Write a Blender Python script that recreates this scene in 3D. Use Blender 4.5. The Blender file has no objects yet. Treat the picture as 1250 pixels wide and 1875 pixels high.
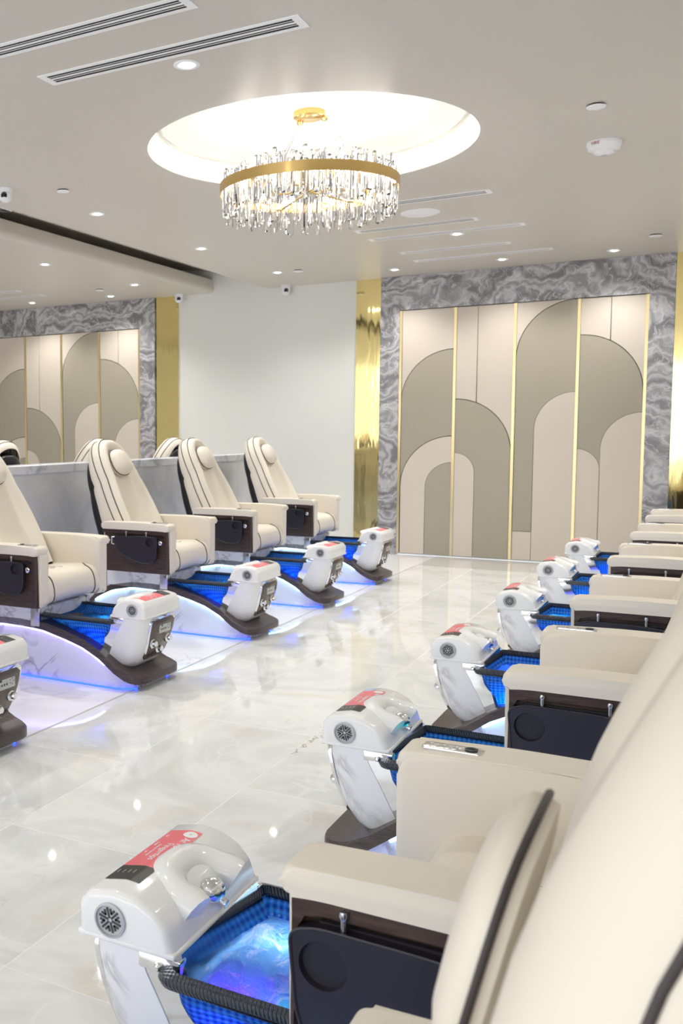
import bpy, bmesh, math, random
from mathutils import Vector, Matrix, noise as mnoise
random.seed(7)
PI = math.pi
S = bpy.context.scene
C = S.collection

# ------------------------------------------------------------------ camera
YAW, PIT, ROL, F, PPX = -0.5456, -0.0813, 0.0054, 1794.6, 235.1
HC = 1.312                                     # eye height above the floor
H = 2.912                                      # ceiling height
f = Vector((math.sin(YAW)*math.cos(PIT), math.cos(YAW)*math.cos(PIT), math.sin(PIT)))
r = Vector((math.cos(YAW), -math.sin(YAW), 0)); d = f.cross(r)
c_, s_ = math.cos(ROL), math.sin(ROL)
rx, dn = c_*r + s_*d, -s_*r + c_*d
cam = bpy.data.cameras.new('camera'); co = bpy.data.objects.new('camera', cam); C.objects.link(co)
m = Matrix.Identity(4)
for i in range(3):
    m[i][0], m[i][1], m[i][2] = rx[i], -dn[i], -f[i]
m[2][3] = HC
co.matrix_world = m
cam.sensor_fit = 'VERTICAL'; cam.sensor_height = 36; cam.sensor_width = 24
cam.lens = F/1875*36
cam.shift_x = (625-PPX)/1875
cam.clip_start = 0.02
cam.dof.use_dof = True; cam.dof.focus_distance = 2.7; cam.dof.aperture_fstop = 9.0
S.camera = co

# ------------------------------------------------------------------ world and exposure
w = bpy.data.worlds.new('world'); S.world = w; w.use_nodes = True
w.node_tree.nodes['Background'].inputs[0].default_value = (0.93, 0.96, 1.0, 1)
w.node_tree.nodes['Background'].inputs[1].default_value = 1.0
S.view_settings.view_transform = 'Standard'; S.view_settings.look = 'None'
S.view_settings.exposure = 0.80; S.view_settings.gamma = 1.0
SPOT_W, FILL_W = 54.0, 56.0

def light(name, kind, loc, power, color=(1, 1, 1), **kw):
    l = bpy.data.lights.new(name, kind); l.energy = power; l.color = color
    for k, v in kw.items(): setattr(l, k, v)
    o = bpy.data.objects.new(name, l); o.location = loc; C.objects.link(o); return o
# added fill light behind the camera, standing in for an unseen shopfront
o = light('added_front_fill', 'AREA', (-3.4, -3.6, 1.7), FILL_W, (0.95, 0.97, 1.0), shape='RECTANGLE', size=8.0, size_y=2.2)
o.rotation_euler = (math.radians(90), 0, 0)

# ------------------------------------------------------------------ materials
MATS = {}
def mat(name, col=(.8, .8, .8), rough=.5, metal=0., **kw):
    mt = bpy.data.materials.new(name); mt.use_nodes = True
    b = mt.node_tree.nodes['Principled BSDF']
    b.inputs['Base Color'].default_value = (*col, 1)
    b.inputs['Roughness'].default_value = rough; b.inputs['Metallic'].default_value = metal
    for k, v in kw.items():
        b.inputs[k.replace('_', ' ')].default_value = v
    MATS[name] = mt; return mt
def nt(mt):
    t = mt.node_tree; return t, t.nodes, t.links, t.nodes['Principled BSDF']
def coords(t, scale=(1, 1, 1), rot=(0, 0, 0), gen='Object'):
    tc = t.nodes.new('ShaderNodeTexCoord'); mp = t.nodes.new('ShaderNodeMapping')
    mp.inputs['Scale'].default_value = scale; mp.inputs['Rotation'].default_value = rot
    t.links.new(tc.outputs[gen], mp.inputs[0]); return mp.outputs[0]
def ramp(t, fac, stops):
    rp = t.nodes.new('ShaderNodeValToRGB'); e = rp.color_ramp.elements
    while len(e) < len(stops): e.new(.5)
    for q, (p, c) in zip(e, stops):
        q.position = p; q.color = (*c, 1)
    t.links.new(fac, rp.inputs[0]); return rp.outputs[0]
def noise(t, vec, scale, detail=6, rough=.55, dist=0.):
    n = t.nodes.new('ShaderNodeTexNoise'); n.inputs['Scale'].default_value = scale
    n.inputs['Detail'].default_value = detail; n.inputs['Roughness'].default_value = rough
    n.inputs['Distortion'].default_value = dist
    t.links.new(vec, n.inputs['Vector']); return n
def bump(t, height, strength, dist, b):
    bp = t.nodes.new('ShaderNodeBump'); bp.inputs['Strength'].default_value = strength
    bp.inputs['Distance'].default_value = dist
    t.links.new(height, bp.inputs['Height']); t.links.new(bp.outputs[0], b.inputs['Normal']); return bp
def mth(t, op, a, b=None, c=None):
    n = t.nodes.new('ShaderNodeMath'); n.operation = op
    for i, v in enumerate((a, b, c)):
        if v is None: continue
        if isinstance(v, (int, float)): n.inputs[i].default_value = v
        else: t.links.new(v, n.inputs[i])
    return n.outputs[0]
def mixc(t, fac, a, b, mode='MIX'):
    n = t.nodes.new('ShaderNodeMix'); n.data_type = 'RGBA'; n.blend_type = mode
    for s, v in ((n.inputs[0], fac), (n.inputs[6], a), (n.inputs[7], b)):
        if isinstance(v, (int, float)): s.default_value = v
        elif isinstance(v, tuple): s.default_value = (*v, 1)
        else: t.links.new(v, s)
    return n.outputs[2]
def veins(t, vec, scale, width, dist=1.2, detail=5):
    n = noise(t, vec, scale, detail, .55, dist)
    a = mth(t, 'ABSOLUTE', mth(t, 'SUBTRACT', n.outputs[0], .5))
    v = mth(t, 'SUBTRACT', 1.0, mth(t, 'DIVIDE', a, width)); mx = mth(t, 'MAXIMUM', v, 0.0)
    return mx

mat('leather', (.80, .735, .63), .42)
t, N, L, b = nt(MATS['leather'])
bump(t, noise(t, coords(t), 900, 2).outputs[0], .12, .001, b)
mat('piping', (.045, .036, .036), .5)
mat('shell', (.010, .010, .012), .35)
mat('tray', (.020, .017, .027), .42)
mat('tray_well', (.012, .010, .017), .5)
mat('wood', (.05, .03, .024), .32)
t, N, L, b = nt(MATS['wood'])
v = coords(t, (6, 60, 60))
L.new(ramp(t, noise(t, v, 2.2, 6, .6, .6).outputs[0], [(.3, (.030, .019, .016)), (.7, (.095, .058, .045))]), b.inputs['Base Color'])
mat('slab_wood', (.05, .03, .03), .3)
t, N, L, b = nt(MATS['slab_wood'])
v = coords(t, (8, 70, 70))
L.new(ramp(t, noise(t, v, 1.6, 6, .6, .5).outputs[0], [(.3, (.034, .024, .024)), (.72, (.105, .075, .070))]), b.inputs['Base Color'])
mat('white_plastic', (.86, .86, .85), .12)
mat('chrome', (.80, .81, .83), .08, 1.)
mat('steel', (.55, .55, .57), .25, 1.)
mat('white_marble', (.84, .84, .86), .12)
t, N, L, b = nt(MATS['white_marble'])
v = coords(t)
vv = mth(t, 'MULTIPLY', veins(t, v, 3.4, .045, 1.5), ramp(t, noise(t, v, 3.3, 3).outputs[0], [(.46, (0, 0, 0)), (.58, (1, 1, 1))]))
L.new(mixc(t, mth(t, 'MULTIPLY', vv, .75), (.84, .84, .86), (.30, .28, .32)), b.inputs['Base Color'])
mat('cap_marble', (.75, .76, .78), .2)
t, N, L, b = nt(MATS['cap_marble'])
v = coords(t)
L.new(ramp(t, noise(t, v, 2.6, 7, .6, 1.6).outputs[0], [(.35, (.40, .42, .46)), (.5, (.72, .73, .76)), (.7, (.80, .81, .82))]), b.inputs['Base Color'])
mat('grey_marble', (.4, .4, .4), .25)
t, N, L, b = nt(MATS['grey_marble'])
v = coords(t)
base = ramp(t, noise(t, v, 1.6, 8, .6, 1.2).outputs[0], [(.3, (.56, .57, .57)), (.55, (.69, .695, .70)), (.75, (.79, .79, .79))])
L.new(mixc(t, mth(t, 'MULTIPLY', veins(t, v, 1.9, .012, 1.6), .2), base, (.58, .59, .60)), b.inputs['Base Color'])
# swirled stone of the feature-wall surround
mat('swirl_marble', (.4, .4, .4), .22)
t, N, L, b = nt(MATS['swirl_marble'])
v = coords(t, (1, 1, 1))
n1 = noise(t, v, 1.5, 3, .5)
add = N.new('ShaderNodeVectorMath'); add.operation = 'MULTIPLY_ADD'
L.new(n1.outputs['Color'], add.inputs[0]); add.inputs[1].default_value = (1.3, 1.3, 1.6); L.new(v, add.inputs[2])
n2 = noise(t, add.outputs[0], 2.6, 5, .6, 1.2)
wv = N.new('ShaderNodeTexWave'); wv.wave_type = 'BANDS'; wv.bands_direction = 'Z'
wv.inputs['Scale'].default_value = 1.0; wv.inputs['Distortion'].default_value = 9; wv.inputs['Detail'].default_value = 5
wv.inputs['Detail Scale'].default_value = 1.3; wv.inputs['Detail Roughness'].default_value = .62
L.new(add.outputs[0], wv.inputs['Vector'])
base = ramp(t, wv.outputs['Fac'], [(.0, (.20, .19, .20)), (.35, (.37, .36, .37)), (.7, (.54, .53, .54)), (1., (.29, .28, .29))])
pat = ramp(t, n2.outputs[0], [(.60, (0, 0, 0)), (.72, (1, 1, 1))])
c1 = mixc(t, mth(t, 'MULTIPLY', pat, .55), base, (.66, .62, .63))
L.new(mixc(t, mth(t, 'MULTIPLY', veins(t, add.outputs[0], 3.3, .018, 1.8), .6), c1, (.76, .75, .76)), b.inputs['Base Color'])
mat('gold_mirror', (.83, .68, .30), .06, 1.)
t, N, L, b = nt(MATS['gold_mirror'])
bump(t, noise(t, coords(t, (3, 3, .6)), 1.6, 3).outputs[0], .25, .02, b)
mat('brass', (.80, .66, .36), .32, 1.)
mat('gold_ring', (.80, .56, .22), .24, 1.)
mat('panel_light', (.68, .60, .51), .62)
mat('panel_taupe', (.41, .37, .29), .62)
for k in ('panel_light', 'panel_taupe'):
    t, N, L, b = nt(MATS[k]); bump(t, noise(t, coords(t), 300, 2).outputs[0], .15, .001, b)
mat('seam', (.05, .04, .03), .7)
mat('wall_paint', (.80, .80, .75), .6)
mat('ceiling_paint', (.64, .60, .535), .40)
t, N, L, b = nt(MATS['ceiling_paint'])
bump(t, noise(t, coords(t), 1.3, 2).outputs[0], .05, .05, b)
mat('cove_paint', (.86, .85, .80), .5)
mat('white_metal', (.93, .93, .93), .35)
mat('slot_dark', (.012, .012, .014), .7)
mat('camera_white', (.82, .82, .85), .3)
mat('camera_lens', (.01, .01, .012), .1)
mat('red_ink', (.45, .03, .03), .5)
mat('sticker_pink', (.90, .17, .20), .3)
mat('sticker_black', (.012, .012, .013), .25)
mat('sticker_white', (.9, .9, .9), .4)
mat('panel_brown', (.085, .058, .045), .25)
mat('lcd', (.52, .53, .50), .3)
mat('lcd_ink', (.04, .04, .05), .4)
mat('grille_dark', (.05, .05, .055), .4)
mat('grille_light', (.50, .50, .52), .3)
mat('crystal', (.97, .97, 1.), .03, Transmission_Weight=1.0, IOR=1.5)
mat('crystal_smoke', (.55, .53, .50), .04, Transmission_Weight=1.0, IOR=1.5)
def emis(name, col, st):
    mt = bpy.data.materials.new(name); mt.use_nodes = True; t = mt.node_tree
    t.nodes.remove(t.nodes['Principled BSDF']); e = t.nodes.new('ShaderNodeEmission')
    e.inputs[0].default_value = (*col, 1); e.inputs[1].default_value = st
    t.links.new(e.outputs[0], t.nodes['Material Output'].inputs[0]); MATS[name] = mt; return mt
emis('lamp_glow', (1, .97, .92), 28)
emis('bulb_glow', (1, .95, .86), 40)
emis('cove_led', (1, .955, .86), 9)
emis('led_violet', (.42, .36, 1.0), 3.6)
emis('led_cyan', (.36, .72, 1.0), 3.8)
emis('led_blue', (.015, .05, 1.0), 4.0)

# polished floor tiles, running bond
mat('floor_tile', (.74, .74, .72), .045)
t, N, L, b = nt(MATS['floor_tile'])
v = coords(t)
sx = N.new('ShaderNodeSeparateXYZ'); L.new(v, sx.inputs[0])
gx = mth(t, 'DIVIDE', mth(t, 'ADD', sx.outputs[0], 20*.53+2.0-.53*0), .53)
ix = mth(t, 'FLOOR', gx); fx = mth(t, 'FRACT', gx)
odd = mth(t, 'FRACT', mth(t, 'MULTIPLY', ix, .5))
gy = mth(t, 'ADD', mth(t, 'DIVIDE', mth(t, 'SUBTRACT', sx.outputs[1], 2.53-14.2), 1.42), odd)
iy = mth(t, 'FLOOR', gy); fy = mth(t, 'FRACT', gy)
def edge(fr, wd):
    a = mth(t, 'MINIMUM', fr, mth(t, 'SUBTRACT', 1.0, fr)); return mth(t, 'LESS_THAN', a, wd)
grout = mth(t, 'MAXIMUM', edge(fx, .0032), edge(fy, .0012))
cmb = N.new('ShaderNodeCombineXYZ'); L.new(ix, cmb.inputs[0]); L.new(iy, cmb.inputs[1])
wn = N.new('ShaderNodeTexWhiteNoise'); wn.noise_dimensions = '2D'; L.new(cmb.outputs[0], wn.inputs['Vector'])
off = N.new('ShaderNodeVectorMath'); off.operation = 'MULTIPLY_ADD'
L.new(wn.outputs['Color'], off.inputs[0]); off.inputs[1].default_value = (9, 9, 9); L.new(v, off.inputs[2])
n1 = noise(t, off.outputs[0], 1.5, 8, .58, 1.5)
base = ramp(t, n1.outputs[0], [(.28, (.66, .68, .68)), (.44, (.76, .775, .77)), (.55, (.85, .855, .84)), (.64, (.76, .775, .77)), (.8, (.89, .89, .875))])
n2 = noise(t, off.outputs[0], 2.1, 4, .5, .8)
warm = ramp(t, n2.outputs[0], [(.56, (0, 0, 0)), (.72, (1, 1, 1))])
base = mixc(t, mth(t, 'MULTIPLY', warm, .38), base, (.66, .57, .43))
base = mixc(t, mth(t, 'MULTIPLY', veins(t, off.outputs[0], 1.0, .010, 1.2, 6), .75), base, (.88, .88, .86))
rare = ramp(t, noise(t, off.outputs[0], .9, 2).outputs[0], [(.57, (0, 0, 0)), (.66, (1, 1, 1))])
base = mixc(t, mth(t, 'MULTIPLY', mth(t, 'MULTIPLY', veins(t, off.outputs[0], .75, .0035, 1.0, 9), rare), .8), base, (.33, .21, .12))
L.new(mixc(t, mth(t, 'MULTIPLY', grout, .7), base, (.84, .84, .83)), b.inputs['Base Color'])
L.new(mth(t, 'ADD', mth(t, 'MULTIPLY', grout, .3), .04), b.inputs['Roughness'])
mat('platform_marble', (.86, .86, .88), .10)
t, N, L, b = nt(MATS['platform_marble'])
v = coords(t)
vv = mth(t, 'MULTIPLY', veins(t, v, 1.8, .03, 1.5), ramp(t, noise(t, v, 1.7, 3).outputs[0], [(.45, (0, 0, 0)), (.62, (1, 1, 1))]))
L.new(mixc(t, mth(t, 'MULTIPLY', vv, .5), (.86, .86, .88), (.45, .43, .48)), b.inputs['Base Color'])
mat('band_stone', (.62, .61, .59), .10)

# basin glass: tinted, translucent, pressed with a diamond pattern; the LED lamps sit under the water
def basin_mat(name, col, col2):
    mt = bpy.data.materials.new(name); mt.use_nodes = True; t = mt.node_tree; N = t.nodes; L = t.links
    b = N['Principled BSDF']; b.inputs['Roughness'].default_value = .12
    v = coords(t, (1, 1, 1))
    sp = N.new('ShaderNodeSeparateXYZ'); L.new(v, sp.inputs[0])
    a = mth(t, 'ADD', sp.outputs[0], sp.outputs[1]); a2 = mth(t, 'SUBTRACT', sp.outputs[0], sp.outputs[1])
    k = 210.
    s1 = mth(t, 'SINE', mth(t, 'MULTIPLY', mth(t, 'ADD', a, sp.outputs[2]), k))
    s2 = mth(t, 'SINE', mth(t, 'MULTIPLY', mth(t, 'SUBTRACT', a2, sp.outputs[2]), k))
    h = mth(t, 'ADD', mth(t, 'MULTIPLY', mth(t, 'MULTIPLY', s1, s2), .5), .5)
    bp = bump(t, h, .9, .006, b)
    cc = mixc(t, h, col, col2)
    L.new(cc, b.inputs['Base Color'])
    tr = N.new('ShaderNodeBsdfTranslucent'); L.new(cc, tr.inputs[0]); L.new(bp.outputs[0], tr.inputs['Normal'])
    mx = N.new('ShaderNodeMixShader'); mx.inputs[0].default_value = .62
    L.new(b.outputs[0], mx.inputs[1]); L.new(tr.outputs[0], mx.inputs[2])
    L.new(mx.outputs[0], N['Material Output'].inputs[0]); MATS[name] = mt
basin_mat('basin_glass', (.004, .045, .42), (.05, .34, .98))
mat('rim_glass', (.008, .022, .045), .10)
t, N, L, b = nt(MATS['rim_glass'])
v = coords(t)
sp = N.new('ShaderNodeSeparateXYZ'); L.new(v, sp.inputs[0])
s1 = mth(t, 'SINE', mth(t, 'MULTIPLY', mth(t, 'ADD', sp.outputs[0], sp.outputs[1]), 420.))
s2 = mth(t, 'SINE', mth(t, 'MULTIPLY', mth(t, 'SUBTRACT', sp.outputs[0], mth(t, 'ADD', sp.outputs[1], sp.outputs[2])), 420.))
bump(t, mth(t, 'MULTIPLY', s1, s2), 1.0, .004, b)
b.inputs['Specular IOR Level'].default_value = .9
# churned water: glossy rippled surface over translucent body
mt = bpy.data.materials.new('spa_water'); mt.use_nodes = True; t = mt.node_tree; N = t.nodes; L = t.links; MATS['spa_water'] = mt
b = N['Principled BSDF']; b.inputs['Roughness'].default_value = .05
v = coords(t)
nn = noise(t, v, 26, 6, .68, 2.6)
bp = bump(t, nn.outputs[0], 1.0, .035, b)
foam = ramp(t, noise(t, v, 9, 7, .68, 2.5).outputs[0], [(.52, (0, 0, 0)), (.66, (1, 1, 1))])
b.inputs['Base Color'].default_value = (.01, .10, .34, 1)
tr = N.new('ShaderNodeBsdfTranslucent'); L.new(mixc(t, mth(t, 'MULTIPLY', foam, .7), (.22, .50, .85), (.92, .96, 1.)), tr.inputs[0]); L.new(bp.outputs[0], tr.inputs['Normal'])
mx = N.new('ShaderNodeMixShader'); mx.inputs[0].default_value = .62
L.new(b.outputs[0], mx.inputs[1]); L.new(tr.outputs[0], mx.inputs[2]); L.new(mx.outputs[0], N['Material Output'].inputs[0])

# ------------------------------------------------------------------ mesh helpers
def link(name, bm, m, parent=None, smooth=40, kind=None):
    me = bpy.data.meshes.new(name)
    bmesh.ops.recalc_face_normals(bm, faces=bm.faces)
    bm.to_mesh(me); bm.free()
    for k in (m if isinstance(m, (list, tuple)) else [m]): me.materials.append(MATS[k])
    if smooth:
        for p in me.polygons: p.use_smooth = True
        me.set_sharp_from_angle(angle=math.radians(smooth))
    o = bpy.data.objects.new(name, me); C.objects.link(o)
    if parent is not None: o.parent = parent
    if kind: o['kind'] = kind
    return o
def struct(name, bm, m, smooth=0): return link(name, bm, m, None, smooth, 'structure')
def tag(o, label, cat, group=None):
    o['label'] = label; o['category'] = cat
    if group: o['group'] = group
    return o
def empty(name, loc, label, cat, group=None, rz=0):
    o = bpy.data.objects.new(name, None); C.objects.link(o); o.location = loc; o.rotation_euler = (0, 0, rz)
    o.empty_display_size = .1
    return tag(o, label, cat, group)
def copy_tree(o, parent=None):
    c = o.copy(); C.objects.link(c)
    if parent is not None: c.parent = parent
    for ch in list(o.children): copy_tree(ch, c)
    return c
def box(bm, x0, x1, y0, y1, z0, z1, bev=0, seg=2, mi=0):
    r_ = bmesh.ops.create_cube(bm, size=1)
    vs = r_['verts']
    for v in vs:
        v.co = Vector(((x0+x1)/2+v.co.x*(x1-x0), (y0+y1)/2+v.co.y*(y1-y0), (z0+z1)/2+v.co.z*(z1-z0)))
    fs = set(f for v in vs for f in v.link_faces)
    if bev:
        es = list(set(e for v in vs for e in v.link_edges))
        rr = bmesh.ops.bevel(bm, geom=es, offset=bev, segments=seg, affect='EDGES', profile=.5)
        fs = set(rr['faces']) | set(f for f in fs if f.is_valid)
    for f_ in fs:
        if f_.is_valid: f_.material_index = mi
def B(*a, **k):
    bm = bmesh.new(); box(bm, *a, **k); return bm
def loop_faces(bm, A, Bv, closed=True, mi=0):
    n = len(A)
    for i in range(n if closed else n-1):
        j = (i+1) % n
        try:
            f_ = bm.faces.new((A[i], A[j], Bv[j], Bv[i])); f_.material_index = mi
        except ValueError: pass
def loft(bm, loops, cap=True, closed=True, mi=0, cap0=True):
    V = [[bm.verts.new(p) for p in lp] for lp in loops]
    for a, b_ in zip(V, V[1:]): loop_faces(bm, a, b_, closed, mi)
    if cap:
        if cap0: bm.faces.new(V[0]).material_index = mi
        bm.faces.new(V[-1]).material_index = mi
    return V
def prism(pts, a0, a1, axis='y', bev=0, seg=3, bm=None, mi=0):
    """outline pts (p,q) extruded along axis; axis y: (x,z); axis z: (x,y); axis x: (y,z)"""
    own = bm is None
    if own: bm = bmesh.new()
    def P(p, a):
        return {'y': (p[0], a, p[1]), 'z': (p[0], p[1], a), 'x': (a, p[0], p[1])}[axis]
    old = set(bm.faces)
    V = loft(bm, [[P(p, a0) for p in pts], [P(p, a1) for p in pts]], mi=mi)
    if bev:
        es = set()
        for lp in V:
            for i in range(len(lp)):
                e = bm.edges.get((lp[i], lp[(i+1) % len(lp)]))
                if e: es.add(e)
        bmesh.ops.bevel(bm, geom=list(es), offset=bev, segments=seg, affect='EDGES', profile=.5)
    for f_ in bm.faces:
        if f_ not in old: f_.material_index = mi
    return bm
def rrect(x0, x1, y0, y1, r_, n=6):
    out = []
    for cx, cy, a0 in ((x1-r_, y1-r_, 0), (x0+r_, y1-r_, 90), (x0+r_, y0+r_, 180), (x1-r_, y0+r_, 270)):
        for i in range(n+1):
            a = math.radians(a0+90*i/n); out.append((cx+r_*math.cos(a), cy+r_*math.sin(a)))
    return out
def round_poly(pts, r_, n=5):
    out = []
    N_ = len(pts)
    for i in range(N_):
        p = Vector(pts[i]); a = (Vector(pts[i-1])-p); b_ = (Vector(pts[(i+1) % N_])-p)
        q = min(r_ if not isinstance(r_, (list, tuple)) else r_[i], a.length*.45, b_.length*.45)
        A = p+a.normalized()*q; Bq = p+b_.normalized()*q
        for k in range(n+1):
            s = k/n; out.append(tuple(A*(1-s)**2+p*2*s*(1-s)+Bq*s*s))
    return out
def tube(pts, rad, n=8, closed=False, bm=None, mi=0):
    own = bm is None
    if own: bm = bmesh.new()
    pts = [Vector(p) for p in pts]; loops = []; N_ = len(pts); up = Vector((0, 0, 1)); prev = None
    for i, p in enumerate(pts):
        if closed: tg = pts[(i+1) % N_]-pts[i-1]
        else: tg = pts[min(i+1, N_-1)]-pts[max(i-1, 0)]
        tg.normalize()
        if prev is None:
            ref = up if abs(tg.z) < .9 else Vector((1, 0, 0)); a = tg.cross(ref).normalized()
        else: a = (prev-tg*prev.dot(tg)).normalized()
        prev = a; b_ = tg.cross(a); rr = rad[i] if isinstance(rad, (list, tuple)) else rad
        loops.append([p+a*rr*math.cos(2*PI*k/n)+b_*rr*math.sin(2*PI*k/n) for k in range(n)])
    if closed:
        V = [[bm.verts.new(q) for q in lp] for lp in loops]
        for i in range(N_): loop_faces(bm, V[i], V[(i+1) % N_], mi=mi)
    else: loft(bm, loops, mi=mi)
    return bm
def lathe(prof, n=32, bm=None, mi=0, c=(0, 0, 0), axis='z', cap=True):
    own = bm is None
    if own: bm = bmesh.new()
    loops = []
    for rr, h in prof:
        lp = []
        for k in range(n):
            a = 2*PI*k/n; x, y = rr*math.cos(a), rr*math.sin(a)
            q = {'z': (x, y, h), 'y': (x, h, y), 'x': (h, x, y)}[axis]
            lp.append((q[0]+c[0], q[1]+c[1], q[2]+c[2]))
        loops.append(lp)
    loft(bm, loops, cap=cap, mi=mi); return bm
def text_bm(txt, size, mtx, depth=.0004):
    cu = bpy.data.curves.new('t', 'FONT'); cu.body = txt; cu.size = size; cu.extrude = depth
    cu.align_x = 'CENTER'; cu.align_y = 'CENTER'; cu.resolution_u = 3
    o = bpy.data.objects.new('t', cu); C.objects.link(o)
    dg = bpy.context.evaluated_depsgraph_get(); me = bpy.data.meshes.new_from_object(o.evaluated_get(dg))
    bm = bmesh.new(); bm.from_mesh(me); bm.transform(mtx)
    bpy.data.objects.remove(o); bpy.data.curves.remove(cu); bpy.data.meshes.remove(me)
    return bm
def join(bm, other, mi=None):
    me = bpy.data.meshes.new('j'); 
    if mi is not None:
        for f_ in other.faces: f_.material_index = mi
    other.to_mesh(me); other.free(); bm.from_mesh(me); bpy.data.meshes.remove(me); return bm

# ------------------------------------------------------------------ room shell
WY = 10.368                                    # back wall plane
XR, XL, YB = 0.62, -9.2, -4.0
bm = bmesh.new(); box(bm, -2.53, XR, YB, 9.58, -.1, 0); struct('floor', bm, 'floor_tile')
struct('floor', B(XL, -2.53, YB, WY, -.1, 0), 'platform_marble')
struct('floor', B(-2.53, XR, 9.58, WY, -.1, 0), 'band_stone')
struct('trim_1', B(-2.534, -2.526, YB, 9.58, -.002, .003), 'band_stone')
struct('wall_back', B(XL-.1, XR+.1, WY+.03, WY+.15, 0, 3.3), 'wall_paint')
struct('wall_right', B(XR, XR+.1, YB, WY+.03, 0, 3.3), 'wall_paint')
struct('wall_left', B(XL-.1, XL, YB, WY+.03, 0, 3.3), 'wall_paint')
# white plaster bay of the back wall, proud of the mirrors beside it
struct('wall_back', B(-5.58, -3.42, WY-.005, WY+.03, 0, 3.25), 'wall_paint')

# main ceiling with the round recess
RC = (-2.07, 5.395); RR = .911
def ceil_sheet(x0, x1, hole):
    bm = bmesh.new()
    vs = [bm.verts.new(p) for p in ((x0, YB, H), (x1, YB, H), (x1, WY+.03, H), (x0, WY+.03, H))]
    es = [bm.edges.new((vs[i], vs[(i+1) % 4])) for i in range(4)]
    if hole:
        hv = [bm.verts.new((RC[0]+RR*math.cos(2*PI*k/96), RC[1]+RR*math.sin(2*PI*k/96), H)) for k in range(96)]
        es += [bm.edges.new((hv[i], hv[(i+1) % 96])) for i in range(96)]
    bmesh.ops.triangle_fill(bm, edges=es, use_beauty=True)
    return bm
struct('ceiling', ceil_sheet(-4.43, XR+.1, True), 'ceiling_paint')
# raised light trough: the ceiling curves up towards it, with a rounded lip on the far side
prof = [(-4.43, H), (-4.50, H+.012), (-4.60, H+.05), (-4.78, H+.125), (-5.0, H+.20), (-5.25, H+.265), (-5.62, H+.30), (-5.62, H+.10), (-5.20, H+.07), (-5.165, H+.15),
        (-5.15, H+.157), (-5.135, H+.15), (-5.115, H+.06), (-5.118, H+.03), (-5.135, H+.008), (-5.17, H)]
bm = bmesh.new()
lo = [[(x, y, z) for x, z in prof] for y in (YB, WY+.03)]
loft(bm, lo, cap=False, closed=False)
struct('ceiling', bm, 'ceiling_paint', 50)
struct('ceiling', B(XL-.1, -5.17, YB, WY+.03, H, H+.04), 'ceiling_paint')
struct('ceiling', B(XL-.1, XR+.1, YB, WY+.15, H+.42, H+.46), 'cove_paint')
# recess: drum wall, LED ring hidden above the moulded edge of the inner dish
bm = lathe([(RR, H), (RR, H+.17)], 96, cap=False, c=(RC[0], RC[1], 0)); 
join(bm, lathe([(RR, H+.17), (.45, H+.20), (.02, H+.20)], 96, cap=False, c=(RC[0], RC[1], 0)))
struct('ceiling', bm, 'cove_paint', 40)
bm = lathe([(.868, H+.118), (.872, H+.128), (.862, H+.14), (.845, H+.132), (.835, H+.125), (.825, H+.138), (.80, H+.16), (.70, H+.18), (.5, H+.188), (.02, H+.19)], 96, cap=False, c=(RC[0], RC[1], 0))
struct('trim_2', bm, 'cove_paint', 60)
o = link('cove_light', tube([(RC[0]+.888*math.cos(2*PI*k/72), RC[1]+.888*math.sin(2*PI*k/72), H+.155) for k in range(72)], .008, 6, True), 'cove_led')
tag(o, 'warm white LED strip hidden in the round ceiling recess', 'light strip')

# marble surrounds, mirrors, brass strips, padded panels
PT = 2.557
def feature(x_off, tagtxt, full):
    px = [-2.934+x_off, -2.38+x_off, -1.806+x_off, -1.232+x_off, -.653+x_off]
    a, b2 = px[0], px[4]
    pieces = [(a-.214, a-.012, 0, H), (b2+.012, b2+.222, 0, H), (a-.012, b2+.012, PT+.006, H)]
    for (x0, x1, z0, z1) in pieces:
        if x1 < XL+.05: continue
        struct('trim_%d' % (3+len([q for q in bpy.data.objects if q.name.startswith('trim_')])), B(max(x0, XL), x1, WY-.045, WY+.03, z0, z1, bev=.003, seg=1), 'swirl_marble')
    return px
pxR = feature(0, 'aisle', True)
pxL = feature(-5.457, 'left', False)
def strip(x, lab):
    o = link('brass_strip', B(x-.014, x+.014, WY-.036, WY+.03, .02 if x > -3 else .0, PT), 'brass', smooth=0)
    tag(o, lab, 'trim strip', None)
names = ['left edge of the', 'first from left inside the', 'middle of the', 'fourth from left of the', 'right edge of the']
for pl, nm in ((pxR, 'arched wall facing the aisle'), (pxL, 'arched wall beyond the grey half wall')):
    for x, q in zip(pl, names):
        if x > XL+.1: strip(x, 'thin vertical brass strip, '+q+' '+nm)
def mirror(x0, x1, lab):
    o = link('gold_mirror', B(x0, x1, WY-.02, WY+.03, 0, H), 'gold_mirror', smooth=0); tag(o, lab, 'mirror panel')
mirror(-3.42, -3.148, 'tall gold mirror strip between white wall and swirled grey marble')
mirror(-.431, -.13, 'tall gold mirror strip at the right edge of the arched wall')
mirror(-5.876, -5.58, 'tall gold mirror strip beyond the half wall, left of the white wall')

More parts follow.
